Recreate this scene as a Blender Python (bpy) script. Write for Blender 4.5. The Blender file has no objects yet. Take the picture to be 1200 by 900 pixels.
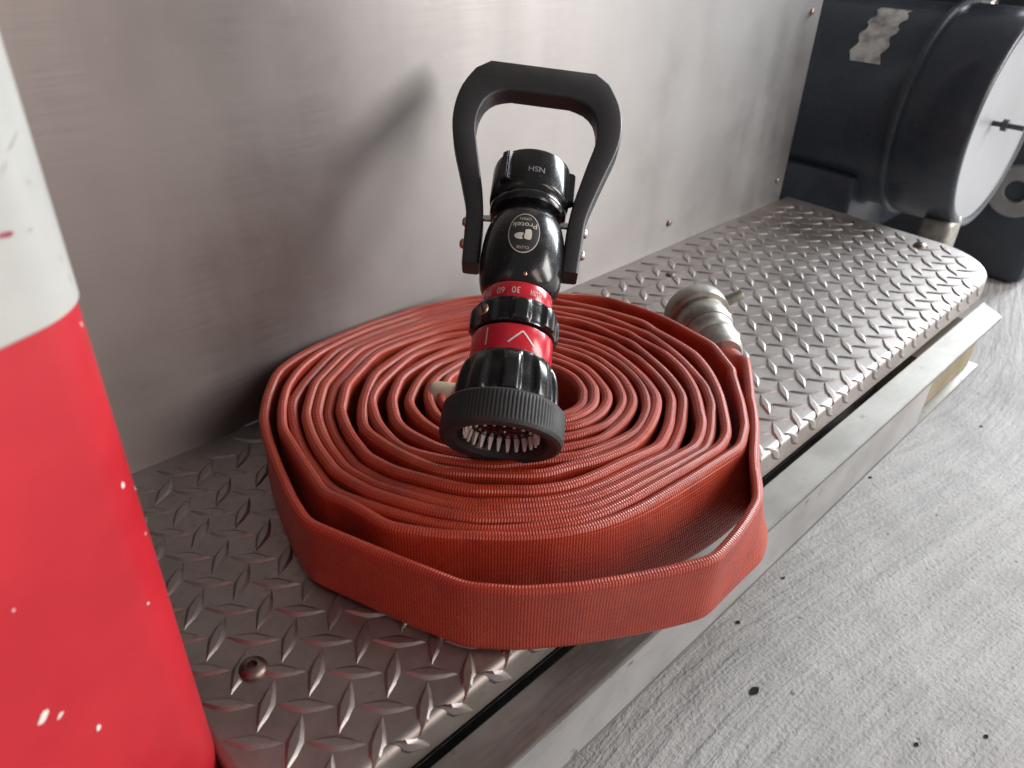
import bpy, bmesh, math, random
from mathutils import Vector, Matrix, noise
random.seed(7)
R = math.radians
scene = bpy.context.scene
col = scene.collection

# ------------------------------------------------------------------ camera
cam_d = bpy.data.cameras.new('camera'); cam = bpy.data.objects.new('camera', cam_d); col.objects.link(cam)
cam_d.sensor_width = 36.0; cam_d.lens = 881.2 / 1200.0 * 36.0
cam_d.clip_start = 0.01; cam_d.clip_end = 200
cam.matrix_world = Matrix(((0.7231131, 0.36181642, -0.5883845, 0.0),
                           (-0.690358, 0.40651529, -0.59845731, -0.54844),
                           (0.02265561, 0.83894827, 0.54373939, 0.4), (0, 0, 0, 1)))
cam_d.dof.use_dof = True; cam_d.dof.focus_distance = 0.58; cam_d.dof.aperture_fstop = 9.0
scene.camera = cam

# ------------------------------------------------------------------ world, lamps, exposure
w = bpy.data.worlds.new('World'); scene.world = w; w.use_nodes = True
w.node_tree.nodes['Background'].inputs[0].default_value = (0.60, 0.59, 0.60, 1)
w.node_tree.nodes['Background'].inputs[1].default_value = 0.26

def area(name, loc, target, sx, sy, power, color):
    d = bpy.data.lights.new(name, 'AREA'); d.shape = 'RECTANGLE'; d.size = sx; d.size_y = sy
    d.energy = power; d.color = color
    o = bpy.data.objects.new(name, d); col.objects.link(o)
    o.location = loc
    o.rotation_euler = (Vector(target) - Vector(loc)).to_track_quat('-Z', 'Y').to_euler()
    return o
# the open bay on the right, the bay door in front of the wall, and a warmer opening further left
area('bay_side_light', (4.7, -0.55, 1.55), (0.7, -0.25, 0.0), 1.1, 2.2, 185, (0.88, 0.95, 1.0))
area('bay_door_light', (3.35, -3.0, 1.35), (0.5, 0.0, 0.05), 1.3, 2.3, 104, (1.0, 0.97, 0.94))
area('bay_warm_light', (0.80, -3.2, 1.35), (0.25, 0.0, 0.05), 0.9, 2.3, 27, (1.0, 0.82, 0.74))
vs = scene.view_settings
vs.view_transform = 'Standard'; vs.look = 'None'; vs.exposure = 0.40; vs.gamma = 1.0; vs.use_curve_mapping = False
scene.render.engine = 'CYCLES'
scene.cycles.max_bounces = 6; scene.cycles.diffuse_bounces = 3; scene.cycles.glossy_bounces = 4

# ------------------------------------------------------------------ helpers
def tag(o, label=None, cat=None, group=None, kind=None):
    if label: o['label'] = label
    if cat: o['category'] = cat
    if group: o['group'] = group
    if kind: o['kind'] = kind
    return o
def mobj(name, me, mat, parent=None):
    o = bpy.data.objects.new(name, me); col.objects.link(o)
    if mat and not me.materials: me.materials.append(mat)
    if parent: o.parent = parent
    return o
def empty(name, loc=(0, 0, 0)):
    o = bpy.data.objects.new(name, None); col.objects.link(o); o.location = loc; o.empty_display_size = .02
    return o
def from_bm(name, bm, mat, parent=None, smooth=True, angle=35):
    bmesh.ops.recalc_face_normals(bm, faces=bm.faces)
    me = bpy.data.meshes.new(name); bm.to_mesh(me); bm.free()
    if smooth:
        me.polygons.foreach_set('use_smooth', [True] * len(me.polygons))
        me.set_sharp_from_angle(angle=R(angle))
    return mobj(name, me, mat, parent)
def box_bm(x0, x1, y0, y1, z0, z1, bev=0.0, seg=2):
    bm = bmesh.new(); bmesh.ops.create_cube(bm, size=1)
    for v in bm.verts:
        v.co = Vector((x0 + (v.co.x + .5) * (x1 - x0), y0 + (v.co.y + .5) * (y1 - y0), z0 + (v.co.z + .5) * (z1 - z0)))
    if bev: bmesh.ops.bevel(bm, geom=bm.edges[:], offset=bev, segments=seg, affect='EDGES', profile=.5)
    return bm
def lathe_bm(prof, n=64, mod=None, cap0=True, cap1=True):
    """prof: [(r, z)], revolved round z; mod(phi, r, z) returns a changed radius"""
    bm = bmesh.new(); rings = []
    for (r, z) in prof:
        ring = []
        for i in range(n):
            p = 2 * math.pi * i / n; rr = mod(p, r, z) if mod else r
            ring.append(bm.verts.new((rr * math.sin(p), -rr * math.cos(p), z)))
        rings.append(ring)
    for a, b in zip(rings, rings[1:]):
        for i in range(n):
            j = (i + 1) % n; bm.faces.new((a[i], a[j], b[j], b[i]))
    if cap0: bm.faces.new(rings[0])
    if cap1: bm.faces.new(rings[-1])
    return bm
def frame_m(origin, z, xhint=(1, 0, 0)):
    z = Vector(z).normalized(); x = Vector(xhint); x = (x - z * x.dot(z)).normalized(); y = z.cross(x)
    return Matrix(((x.x, y.x, z.x, origin[0]), (x.y, y.y, z.y, origin[1]), (x.z, y.z, z.z, origin[2]), (0, 0, 0, 1)))
def extrude_poly(pts, d0, d1, bev=0.0, seg=3):
    """polygon in x,z extruded along y from d0 to d1"""
    bm = bmesh.new()
    a = [bm.verts.new((p[0], d0, p[1])) for p in pts]; b = [bm.verts.new((p[0], d1, p[1])) for p in pts]
    f0 = bm.faces.new(a); f1 = bm.faces.new(b[::-1]); n = len(pts)
    for i in range(n): bm.faces.new((a[i], b[i], b[(i + 1) % n], a[(i + 1) % n]))
    bmesh.ops.recalc_face_normals(bm, faces=bm.faces)
    if bev:
        es = [e for e in bm.edges if (e.verts[0].co.y == e.verts[1].co.y)]
        bmesh.ops.bevel(bm, geom=es, offset=bev, segments=seg, affect='EDGES', profile=.5)
    return bm
def catmull(pts, k=6, closed=False):
    out = []; n = len(pts)
    rng = range(n if closed else n - 1)
    for i in rng:
        g = lambda j: Vector(pts[j % n]) if closed else Vector(pts[min(max(j, 0), n - 1)])
        p0, p1, p2, p3 = g(i - 1), g(i), g(i + 1), g(i + 2)
        for s in range(k):
            t = s / k
            out.append(.5 * ((2 * p1) + (p2 - p0) * t + (2 * p0 - 5 * p1 + 4 * p2 - p3) * t * t + (3 * p1 - p0 - 3 * p2 + p3) * t ** 3))
    if not closed: out.append(Vector(pts[-1]))
    return out

# ------------------------------------------------------------------ materials
class MatB:
    def __init__(s, name, base=(.5, .5, .5), rough=.5, metal=0.0, spec=.5):
        s.m = bpy.data.materials.new(name); s.m.use_nodes = True
        s.nt = s.m.node_tree; s.b = s.nt.nodes['Principled BSDF']
        s.b.inputs['Base Color'].default_value = (*base, 1); s.b.inputs['Roughness'].default_value = rough
        s.b.inputs['Metallic'].default_value = metal; s.b.inputs['Specular IOR Level'].default_value = spec
    def n(s, t, **kw):
        nd = s.nt.nodes.new(t)
        for k, v in kw.items():
            if hasattr(nd, k): setattr(nd, k, v)
            else: nd.inputs[k].default_value = v
        return nd
    def l(s, a, b): s.nt.links.new(a, b)
    def coord(s, kind='Object', scale=(1, 1, 1), rot=(0, 0, 0)):
        c = s.n('ShaderNodeTexCoord'); m = s.n('ShaderNodeMapping')
        m.inputs['Scale'].default_value = scale; m.inputs['Rotation'].default_value = rot
        s.l(c.outputs[kind], m.inputs['Vector']); return m.outputs['Vector']
    def noise(s, vec, scale, detail=4, rough=.55, dist=0.0):
        nd = s.n('ShaderNodeTexNoise'); nd.inputs['Scale'].default_value = scale; nd.inputs['Detail'].default_value = detail
        nd.inputs['Roughness'].default_value = rough; nd.inputs['Distortion'].default_value = dist
        s.l(vec, nd.inputs['Vector']); return nd.outputs['Fac']
    def ramp(s, fac, stops):
        nd = s.n('ShaderNodeValToRGB'); cr = nd.color_ramp
        while len(cr.elements) < len(stops): cr.elements.new(.5)
        for e, (p, c) in zip(cr.elements, stops):
            e.position = p; e.color = (*c, 1) if len(c) == 3 else c
        s.l(fac, nd.inputs['Fac']); return nd.outputs['Color']
    def g(s, fac, lo, hi, a=0.0, b=1.0):
        nd = s.n('ShaderNodeMapRange'); nd.inputs['From Min'].default_value = lo; nd.inputs['From Max'].default_value = hi
        nd.inputs['To Min'].default_value = a; nd.inputs['To Max'].default_value = b
        s.l(fac, nd.inputs['Value']); return nd.outputs['Result']
    def math(s, op, a, b=None):
        nd = s.n('ShaderNodeMath', operation=op)
        for i, v in enumerate((a, b)):
            if v is None: continue
            if isinstance(v, (int, float)): nd.inputs[i].default_value = v
            else: s.l(v, nd.inputs[i])
        return nd.outputs[0]
    def mix(s, fac, a, b, blend='MIX'):
        nd = s.n('ShaderNodeMix', data_type='RGBA', blend_type=blend)
        for i, v in ((0, fac), (6, a), (7, b)):
            if isinstance(v, (int, float)): nd.inputs[i].default_value = v
            elif isinstance(v, tuple): nd.inputs[i].default_value = (*v, 1)
            else: s.l(v, nd.inputs[i])
        return nd.outputs[2]
    def bump(s, h, strength=.3, dist=.001, prev=None):
        nd = s.n('ShaderNodeBump'); nd.inputs['Strength'].default_value = strength; nd.inputs['Distance'].default_value = dist
        s.l(h, nd.inputs['Height'])
        if prev: s.l(prev, nd.inputs['Normal'])
        return nd.outputs['Normal']
    def set(s, k, v): s.l(v, s.b.inputs[k])

def m_wall():
    M = MatB('brushed_aluminium', (.50, .49, .48), .33, 1.0)
    v = M.coord('Object', (6, 6, 260)); n1 = M.noise(v, 3.0, 3)
    v2 = M.coord('Object', (1, 1, 1)); n2 = M.noise(v2, 5.0, 5, .6); n3 = M.noise(v2, 90, 4)
    n4 = M.noise(M.coord('Object', (9, 9, 1.2)), 2.5, 3)
    c = M.ramp(n2, [(.25, (.21, .197, .192)), (.5, (.26, .247, .242)), (.8, (.295, .284, .279))])
    c = M.mix(M.g(n3, .62, .75, 0, .35), c, (.30, .28, .26))
    M.set('Base Color', c)
    r = M.math('ADD', M.g(n1, .3, .7, -.035, .035), M.g(n2, .3, .7, .43, .51)); r = M.math('ADD', r, M.g(n4, .3, .7, -.04, .04))
    M.set('Roughness', r)
    M.b.inputs['Anisotropic'].default_value = .78; M.b.inputs['Anisotropic Rotation'].default_value = .25
    tg = M.n('ShaderNodeTangent', direction_type='RADIAL', axis='Z'); M.l(tg.outputs[0], M.b.inputs['Tangent'])
    gr = M.noise(M.coord('Object', (4, 4, 420)), 3.0, 3, .6); c2 = M.mix(M.g(gr, .3, .7, 0, .14), c, (.20, .185, .178)); M.set('Base Color', c2)
    M.set('Normal', M.bump(gr, .05, .0004, M.bump(n2, .03, .015)))
    return M.m
def m_tread():
    M = MatB('tread_aluminium', (.5, .48, .46), .3, 1.0)
    v = M.coord('Object'); n2 = M.noise(v, 14, 5, .6); n3 = M.noise(v, 160, 4, .6); n4 = M.noise(v, 3.0, 3)
    c = M.ramp(n2, [(.25, (.28, .25, .235)), (.55, (.39, .357, .342)), (.8, (.47, .447, .435))])
    c = M.mix(M.g(n3, .58, .75, 0, .5), c, (.25, .215, .19))
    M.set('Base Color', c)
    M.set('Roughness', M.math('ADD', M.g(n2, .25, .75, .44, .56), M.g(n3, .4, .7, -.02, .08)))
    M.set('Normal', M.bump(n3, .10, .0008, M.bump(n4, .12, .01)))
    return M.m
def m_bar():
    M = MatB('dull_aluminium', (.6, .6, .59), .42, 1.0)
    v = M.coord('Object'); n2 = M.noise(v, 12, 5, .6); n3 = M.noise(M.coord('Object', (20, 200, 200)), 2, 4)
    c = M.ramp(n2, [(.2, (.42, .41, .40)), (.5, (.55, .54, .53)), (.85, (.62, .615, .61))])
    sp = M.noise(v, 75, 3, .5); c = M.mix(M.g(sp, .68, .74, 0, .7), c, (.2, .18, .15))
    M.set('Base Color', c)
    M.set('Roughness', M.math('ADD', M.g(n2, .2, .8, .44, .58), M.g(n3, .3, .7, -.05, .06)))
    M.set('Normal', M.bump(n3, .06, .0006)); return M.m
def m_hose():
    M = MatB('hose_rubber', (.4, .05, .03), .40, 0, .60)
    uv = M.n('ShaderNodeUVMap'); sep = M.n('ShaderNodeSeparateXYZ'); M.l(uv.outputs[0], sep.inputs[0])
    u, vv = sep.outputs[0], sep.outputs[1]
    su = M.math('SINE', M.math('MULTIPLY', u, 2 * math.pi / .0020))
    slant = M.math('ADD', M.math('MULTIPLY', u, 2 * math.pi / .0020), M.math('MULTIPLY', vv, 2 * math.pi / .0050))
    ss = M.math('SINE', slant)
    sv = M.math('SINE', M.math('MULTIPLY', vv, 2 * math.pi / .0046))
    svp = M.math('POWER', M.math('MULTIPLY_ADD' if False else 'ABSOLUTE', sv), 6.0)
    obj = M.coord('Object'); n1 = M.noise(obj, 9, 5, .6); n2 = M.noise(obj, 60, 4, .6); n3 = M.noise(obj, 420, 2)
    amp = M.g(n1, .35, .65, .35, 1.0)
    h = M.math('ADD', M.math('MULTIPLY', M.math('ADD', su, M.math('MULTIPLY', ss, .6)), amp), M.math('MULTIPLY', svp, .9))
    c = M.ramp(n1, [(.22, (.26, .022, .012)), (.5, (.40, .038, .014)), (.8, (.50, .066, .023))])
    c = M.mix(M.g(n2, .58, .80, 0, .28), c, (.58, .15, .09))
    crest = M.g(h, .7, 2.2, 0, .12); c = M.mix(crest, c, (.62, .24, .17)); n6 = M.noise(obj, 23, 6, .7, .4); c = M.mix(M.g(n6, .52, .72, 0, .55), c, (.17, .022, .018))
    M.set('Base Color', c)
    M.set('Roughness', M.g(n2, .3, .7, .27, .42))
    M.b.inputs['Sheen Weight'].default_value = .04; M.b.inputs['Sheen Roughness'].default_value = .4
    nb = M.bump(h, .5, .00042); nb = M.bump(n3, .05, .0005, nb); nb = M.bump(n2, .10, .003, nb)
    M.set('Normal', nb); return M.m
def m_floor():
    M = MatB('concrete', (.4, .39, .38), .85, 0, .3)
    v = M.coord('Object'); n1 = M.noise(v, 2.2, 5, .6); n2 = M.noise(v, 26, 6, .65); n3 = M.noise(v, 210, 4, .6)
    dv = M.n('ShaderNodeVectorMath', operation='ADD'); wn = M.n('ShaderNodeTexNoise'); wn.inputs['Scale'].default_value = .75; wn.inputs['Detail'].default_value = 0.0
    M.l(v, wn.inputs['Vector']); M.l(v, dv.inputs[0])
    sc = M.n('ShaderNodeVectorMath', operation='SCALE'); M.l(wn.outputs['Color'], sc.inputs[0]); sc.inputs['Scale'].default_value = .55
    M.l(sc.outputs[0], dv.inputs[1])
    mp = M.n('ShaderNodeMapping'); mp.inputs['Rotation'].default_value = (0, 0, R(52)); mp.inputs['Scale'].default_value = (3, 30, 3)
    M.l(dv.outputs[0], mp.inputs['Vector']); br = M.noise(mp.outputs[0], 1.6, 5, .6)
    c = M.ramp(n1, [(.25, (.35, .343, .337)), (.55, (.46, .452, .446)), (.8, (.52, .513, .507))])
    c = M.mix(M.g(br, .38, .66, .0, .3), c, (.58, .57, .56)); n5 = M.noise(v, 6.5, 6, .65, .6); c = M.mix(M.g(n5, .50, .72, 0, .55), c, (.30, .292, .285)); c = M.mix(M.g(n2, .58, .80, 0, .35), c, (.27, .262, .255))
    c = M.mix(M.g(n3, .56, .70, 0, .6), c, (.22, .21, .20)); n7 = M.noise(v, 70, 3, .5); c = M.mix(M.g(n7, .70, .74, 0, .8), c, (.12, .115, .11))
    M.set('Base Color', c)
    nb = M.bump(br, .8, .008); nb = M.bump(n5, .35, .010, nb); nb = M.bump(n2, .35, .0035, nb); nb = M.bump(n3, .9, .0016, nb)
    M.set('Normal', nb); return M.m
def m_paint(name, base, base2, rough=.45, scale=12, coat=0):
    M = MatB(name, base, rough); v = M.coord('Object'); n = M.noise(v, scale, 5, .6); n3 = M.noise(v, 180, 3)
    c = M.ramp(n, [(.3, base2), (.6, base)]); M.set('Base Color', c)
    M.set('Roughness', M.g(n, .3, .7, rough - .08, rough + .1)); M.set('Normal', M.bump(n3, .06, .0005, M.bump(n, .06, .004)))
    if coat: M.b.inputs['Coat Weight'].default_value = coat; M.b.inputs['Coat Roughness'].default_value = .08
    return M.m
def m_metal(name, base, base2, rough=.3, scale=60):
    M = MatB(name, base, rough, 1.0); v = M.coord('Object'); n = M.noise(v, scale, 5, .6)
    M.set('Base Color', M.ramp(n, [(.3, base2), (.65, base)])); M.set('Roughness', M.g(n, .3, .7, rough - .06, rough + .12))
    M.set('Normal', M.bump(n, .08, .0006)); return M.m
def m_ledge():  # bar metal darkened: the dim reflection of upward faces put into the colour
    m = MAT0['bar'].copy(); m.name = 'shaded_aluminium'
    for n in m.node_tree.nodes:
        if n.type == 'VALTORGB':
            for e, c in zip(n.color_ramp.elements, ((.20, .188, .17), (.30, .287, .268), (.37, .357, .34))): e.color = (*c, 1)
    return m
def m_worn():
    M = MatB('black_anodised', (.008, .008, .009), .18); v = M.coord('Object'); n = M.noise(v, 45, 5, .65); n2 = M.noise(v, 420, 3, .6); n3 = M.noise(v, 900, 2, .5)
    c = M.mix(M.g(n2, .66, .74, 0, .55), (.007, .007, .008), (.16, .15, .14)); c = M.mix(M.g(n, .55, .8, 0, .25), c, (.05, .047, .044))
    M.set('Base Color', c); M.set('Roughness', M.math('ADD', M.g(n, .3, .7, .12, .30), M.g(n3, .5, .8, 0, .12)))
    M.b.inputs['Coat Weight'].default_value = .3; M.b.inputs['Coat Roughness'].default_value = .1
    M.set('Normal', M.bump(n2, .04, .0003)); return M.m
def m_tank():
    M = MatB('black_gloss_paint', (.03, .035, .045), .3); v = M.coord('Object'); n = M.noise(v, 9, 6, .65); n2 = M.noise(v, 130, 4, .6)
    n3 = M.noise(M.coord('Object', (60, 60, 3)), 2.0, 4, .6)
    c = M.ramp(n, [(.3, (.030, .036, .048)), (.6, (.046, .054, .070)), (.8, (.085, .092, .104))])
    c = M.mix(M.g(n2, .66, .76, 0, .5), c, (.17, .17, .165)); c = M.mix(M.g(n3, .66, .74, 0, .25), c, (.14, .14, .145))
    M.set('Base Color', c); M.set('Roughness', M.g(n, .3, .7, .18, .38)); M.set('Normal', M.bump(n2, .06, .0006, M.bump(n, .08, .006)))
    return M.m
MAT0 = dict(bar=m_bar())
MAT = dict(
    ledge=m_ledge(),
    wall=m_wall(), tread=m_tread(), bar=MAT0['bar'], hose=m_hose(), floor=m_floor(),
    red=m_paint('red_plastic', (.46, .014, .024), (.37, .010, .018), .42, 9),
    white=m_paint('white_reflective_sleeve', (.44, .445, .42), (.38, .383, .36), .38, 14),
    chip=m_paint('bare_plastic_chip', (.75, .70, .66), (.6, .52, .48), .6, 90),
    smear=m_paint('maroon_smear', (.24, .03, .06), (.34, .06, .09), .6, 90),
    scuff=m_paint('grey_scuff', (.30, .30, .29), (.42, .42, .40), .6, 200),
    anod=m_worn(),
    rubber=m_paint('black_rubber', (.020, .020, .021), (.032, .031, .031), .55, 60),
    bail=m_paint('black_nylon', (.024, .024, .026), (.036, .035, .036), .42, 50),
    void=m_paint('dark_cavity', (.008, .007, .007), (.014, .011, .011), .4, 50),
    redband=m_paint('red_anodised', (.58, .012, .030), (.48, .008, .022), .24, 60, .3),
    letter=m_paint('pale_lettering', (.60, .55, .50), (.48, .42, .38), .5, 300),
    mark=m_paint('cream_lettering', (.66, .62, .55), (.60, .55, .48), .5, 300),
    bronze=m_metal('bronze', (.62, .42, .30), (.45, .28, .19), .32),
    steel=m_metal('steel', (.66, .65, .64), (.50, .48, .46), .25),
    rust=m_metal('tarnished_steel', (.30, .24, .21), (.18, .13, .10), .38),
    alu=m_metal('cast_aluminium', (.46, .45, .42), (.28, .255, .22), .46, 70),
    brass=m_metal('dull_brass', (.60, .52, .40), (.42, .34, .25), .38, 40),
    tooth=m_paint('pale_teeth', (.80, .78, .74), (.70, .67, .62), .35, 100),
    cream=m_paint('cream_rubber', (.56, .44, .33), (.44, .33, .24), .6, 60),
    tank=m_tank(),
    disc=m_paint('pale_grey_disc', (.36, .37, .39), (.30, .31, .33), .4, 8),
    stick=m_paint('worn_label', (.56, .55, .52), (.12, .12, .12), .6, 42),
    wood=m_paint('raw_timber', (.33, .28, .18), (.22, .18, .11), .75, 30),
    dark=m_paint('dark_underbody', (.036, .043, .055), (.05, .057, .07), .6, 8),
    ring=m_paint('grey_ring', (.34, .34, .34), (.27, .27, .27), .5, 20),
)

# ------------------------------------------------------------------ setting: floor
FZ = -.30
def build_floor():
    bm = bmesh.new(); N = 8; S = 9.0
    # the wide sheet, flat; the pits are separate discs laid on it
    bmesh.ops.create_grid(bm, x_segments=N, y_segments=N, size=S)
    for v in bm.verts: v.co.z = FZ
    o = from_bm('floor', bm, MAT['floor'], smooth=False); tag(o, kind='structure')
    return o
floor = build_floor()
pitm = MatB('pit_shade', (.035, .033, .031), 1.0, 0, 0).m  # flat dark discs; the shade inside a pit is put into this colour
def pit(x, y, r):
    bm = bmesh.new(); n = 9; ph = random.random() * 6
    ring = [bm.verts.new((x + r * (1 + .25 * math.sin(2 * a + ph) + .15 * random.random()) * math.cos(a), y + r * (.7 + .2 * random.random()) * math.sin(a), FZ + .0006)) for a in [2 * math.pi * i / n for i in range(n)]]
    c = bm.verts.new((x, y, FZ + .0002))
    for i in range(n): bm.faces.new((ring[i], ring[(i + 1) % n], c))
    return from_bm('pit', bm, pitm, floor, smooth=False)
for p_ in [(0.536, -0.381, 0.0056), (0.703, -0.321, 0.0025), (0.975, -0.308, 0.0029), (0.602, -0.32, 0.0031), (0.602, -0.524, 0.0027), (0.663, -0.569, 0.0027), (1.236, -0.373, 0.0032)]: pit(*p_)

# ------------------------------------------------------------------ wall panel of the truck body
WX0, WX1 = -.75, 1.131
wall = from_bm('wall_panel', box_bm(WX0, WX1, 0.0, .004, -.26, 1.3, .0006, 1), MAT['wall'], smooth=False)
tag(wall, 'brushed grey aluminium body panel standing behind the red hose and tread step', 'wall panel')
def dome_bm(r, h, hole=0.0, n=20):
    pr = [(r, -.001), (r, h * .15), (r * .93, h * .5), (r * .72, h * .82), (r * .45, h * .97)]
    if hole: pr += [(hole, h), (hole * .92, h * .3)]
    else: pr += [(r * .15, h)]
    return lathe_bm(pr, n)
riv = None
for (x, z) in ((.827, .036), (1.104, .275), (1.110, .036)):
    if riv is None:
        riv = from_bm('rivet', dome_bm(.0048, .0026), MAT['rust'], wall); ro = riv
    else:
        ro = riv.copy(); col.objects.link(ro)
    ro.matrix_world = Matrix.Translation((x, -.0001, z)) @ Matrix.Rotation(R(90), 4, 'X')
    ro.parent = wall
seam = from_bm('edge_angle', box_bm(WX1 - .012, WX1 + .003, .005, .05, -.26, 1.3, .001, 1), MAT['bar'], wall)

# ------------------------------------------------------------------ tread step
X0, X1, YF, RB, LIP = .052, 1.150, -.336, .006, .028
CR, CL = .098, .022
step = empty('tread_step', (.6, -.17, -.03))
tag(step, 'diamond plate aluminium step running along the foot of the wall panel', 'step')
def keep(o, parent):
    mw = o.matrix_world.copy(); o.parent = parent; o.matrix_parent_inverse = Matrix.Translation(-parent.matrix_world.translation) if parent.type == 'EMPTY' else parent.matrix_world.inverted()
    return o
bpy.context.view_layer.update()
def plate_path():
    p = [(X0, -.0012)]
    for i in range(0, 9):
        a = R(180 + 90 * i / 8); p.append((X0 + CL + CL * math.cos(a), YF + CL + CL * math.sin(a)))
    for i in range(0, 17):
        a = R(270 + 90 * i / 16); p.append((X1 - CR + CR * math.cos(a), YF + CR + CR * math.sin(a)))
    p.append((X1 + .012, -.0012))
    return [Vector((x, y)) for x, y in p]
def build_plate():
    P = plate_path(); n = len(P); bm = bmesh.new(); rows = []
    prof = [(-RB, 0.0)] + [(-RB + RB * math.sin(R(a)), -RB + RB * math.cos(R(a))) for a in (18, 36, 54, 72, 90)] + [(0, -LIP), (-.003, -LIP), (-.003, -RB - .003)]
    for i in range(n):
        if i == 0: t = (P[1] - P[0])
        elif i == n - 1: t = P[-1] - P[-2]
        else: t = (P[i] - P[i - 1]).normalized() + (P[i + 1] - P[i]).normalized()
        t = t.normalized(); nr = Vector((t.y, -t.x))
        rows.append([bm.verts.new((P[i].x + nr.x * d, P[i].y + nr.y * d, z)) for d, z in prof])
    for a, b in zip(rows, rows[1:]):
        for k in range(len(prof) - 1): bm.faces.new((a[k], b[k], b[k + 1], a[k + 1]))
    bm.faces.new([r[0] for r in rows])
    return from_bm('tread_plate', bm, MAT['tread'], None, True, 50)
plate = keep(build_plate(), step)
# raised diamonds: a square lattice, the two sets leaning opposite ways
DL, DW, DH = .0172, .0050, .0014
def diamond_local():
    base = [(-DL, 0), (-DL * .46, -DW * .66), (0, -DW), (DL * .46, -DW * .66), (DL, 0), (DL * .46, DW * .66), (0, DW), (-DL * .46, DW * .66)]
    top = [(x * .84, y * .50) for x, y in base]
    return base, top
def diamond_bm(bm, mapf):
    base, top = diamond_local()
    b = [bm.verts.new(mapf(x * 1.05, y * 1.15, -.0004)) for x, y in base]
    m = [bm.verts.new(mapf(x * .93, y * .80, DH * .55)) for x, y in base]
    t = [bm.verts.new(mapf(x, y, DH)) for x, y in top]
    for p, q in ((b, m), (m, t)):
        for i in range(8): bm.faces.new((p[i], p[(i + 1) % 8], q[(i + 1) % 8], q[i]))
    bm.faces.new(t)
def bend(x, v, h):
    """v: distance out from the wall measured over the fold of the plate"""
    vf = -YF - RB; arc = RB * math.pi / 2
    if v <= vf: return (x, -v, h)
    if v < vf + arc:
        a = (v - vf) / RB; return (x, -(vf + (RB + h) * math.sin(a)), -RB + (RB + h) * math.cos(a))
    return (x, YF - h, -RB - (v - vf - arc))
dm = None; cands = []; bent = []
PX, PY = .0334, .0320
for i in range(-3, 36):
    for j in range(-10, 9):
        for kind in (0, 1):
            x = .0870 + PX * i + (PX / 2 if kind else 0); y = -.2623 + PY * j - (PY / 2 if kind else 0)
            ang = R(45) if kind == 0 else R(-45)
            if y > -.012 or x < X0 + .012: continue
            if y > YF + RB + .011:
                # inside the rounded right corner?
                lim = X1 - .014
                if x > X1 - CR and y < YF + CR:
                    if math.hypot(x - (X1 - CR), y - (YF + CR)) > CR - .015: continue
                elif x > lim: continue
                cands.append((x, y, ang))
            elif x < X1 - CR and -y < -YF + LIP - .013: bent.append((x, -y, ang))
def hidden(c):
    return math.hypot(c[0] - .355, c[1] + .187) < .165
vis = sorted([c for c in cands if not hidden(c)], key=lambda c: (c[0]) ** 2 + (c[1] + .548) ** 2 + .16)
ones, rest = vis[:290], vis[290:] + [c for c in cands if hidden(c)]
bm = bmesh.new(); diamond_bm(bm, lambda x, y, h: (x, y, h))
d0 = from_bm('raised_diamond', bm, MAT['tread'], None, True, 25); dme = d0.data
for k, (x, y, a) in enumerate(ones):
    o = d0 if k == 0 else bpy.data.objects.new('raised_diamond', dme)
    if k: col.objects.link(o)
    o.location = (x, y, 0); o.rotation_euler = (0, 0, a); o.parent = plate
bm = bmesh.new()
for (x, y, a) in rest:
    ca, sa = math.cos(a), math.sin(a)
    diamond_bm(bm, lambda p, q, h: (x + p * ca - q * sa, y + p * sa + q * ca, h))
for (x, v, a) in bent:
    ca, sa = math.cos(a), math.sin(a)
    diamond_bm(bm, lambda p, q, h: bend(x + p * ca - q * sa, v - (p * sa + q * ca), h))
o = from_bm('far_raised_diamonds', bm, MAT['tread'], plate, True, 25); tag(o, kind='stuff')
# frame of the step: ledge, channel face, lower flange, screws
def part(name, bm, mat, **k):
    return keep(from_bm(name, bm, mat, None, **k), step)
def slab(pts, z0, z1, bev=.0008):
    bm = bmesh.new(); a = [bm.verts.new((x, y, z0)) for x, y in pts]; b = [bm.verts.new((x, y, z1)) for x, y in pts]
    bm.faces.new(a); bm.faces.new(b); n = len(pts)
    for i in range(n): bm.faces.new((a[i], a[(i + 1) % n], b[(i + 1) % n], b[i]))
    bmesh.ops.recalc_face_normals(bm, faces=bm.faces)
    bmesh.ops.bevel(bm, geom=bm.edges[:], offset=bev, segments=2, affect='EDGES'); return bm
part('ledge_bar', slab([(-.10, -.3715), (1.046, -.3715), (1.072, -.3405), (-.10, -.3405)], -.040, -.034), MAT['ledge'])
part('front_channel_face', slab([(-.10, -.3695), (.835, -.3695), (.835, -.3655), (-.10, -.3655)], -.104, -.0425), MAT['bar'])
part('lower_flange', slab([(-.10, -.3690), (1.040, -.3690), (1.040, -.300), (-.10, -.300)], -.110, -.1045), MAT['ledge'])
part('inner_web', slab([(-.10, -.299), (1.03, -.299), (1.03, -.294), (-.10, -.294)], -.108, -.033), MAT['dark'])
for bx in (.2, .62, 1.0):
    part('support_bracket', slab([(bx, -.292), (bx + .012, -.292), (bx + .012, -.002), (bx, -.002)], -.10, -.008), MAT['dark'])
def screw(x, y, r, h, hole, mat, z=0.0):
    o = from_bm('screw', dome_bm(r, h, hole), mat, None); o.location = (x, y, z); bpy.context.view_layer.update(); o.parent = plate; return o
screw(.093, -.235, .0088, .0048, .0032, MAT['rust'], .0)
screw(.760, -.058, .0062, .0030, 0, MAT['rust'])
screw(1.108, -.232, .0085, .0050, .0028, MAT['rust'])
blk = from_bm('timber_block', slab([(.872, -.360), (1.022, -.360), (1.022, -.302), (.872, -.302)], -.1044, -.0430, .0015), MAT['wood'])
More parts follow.
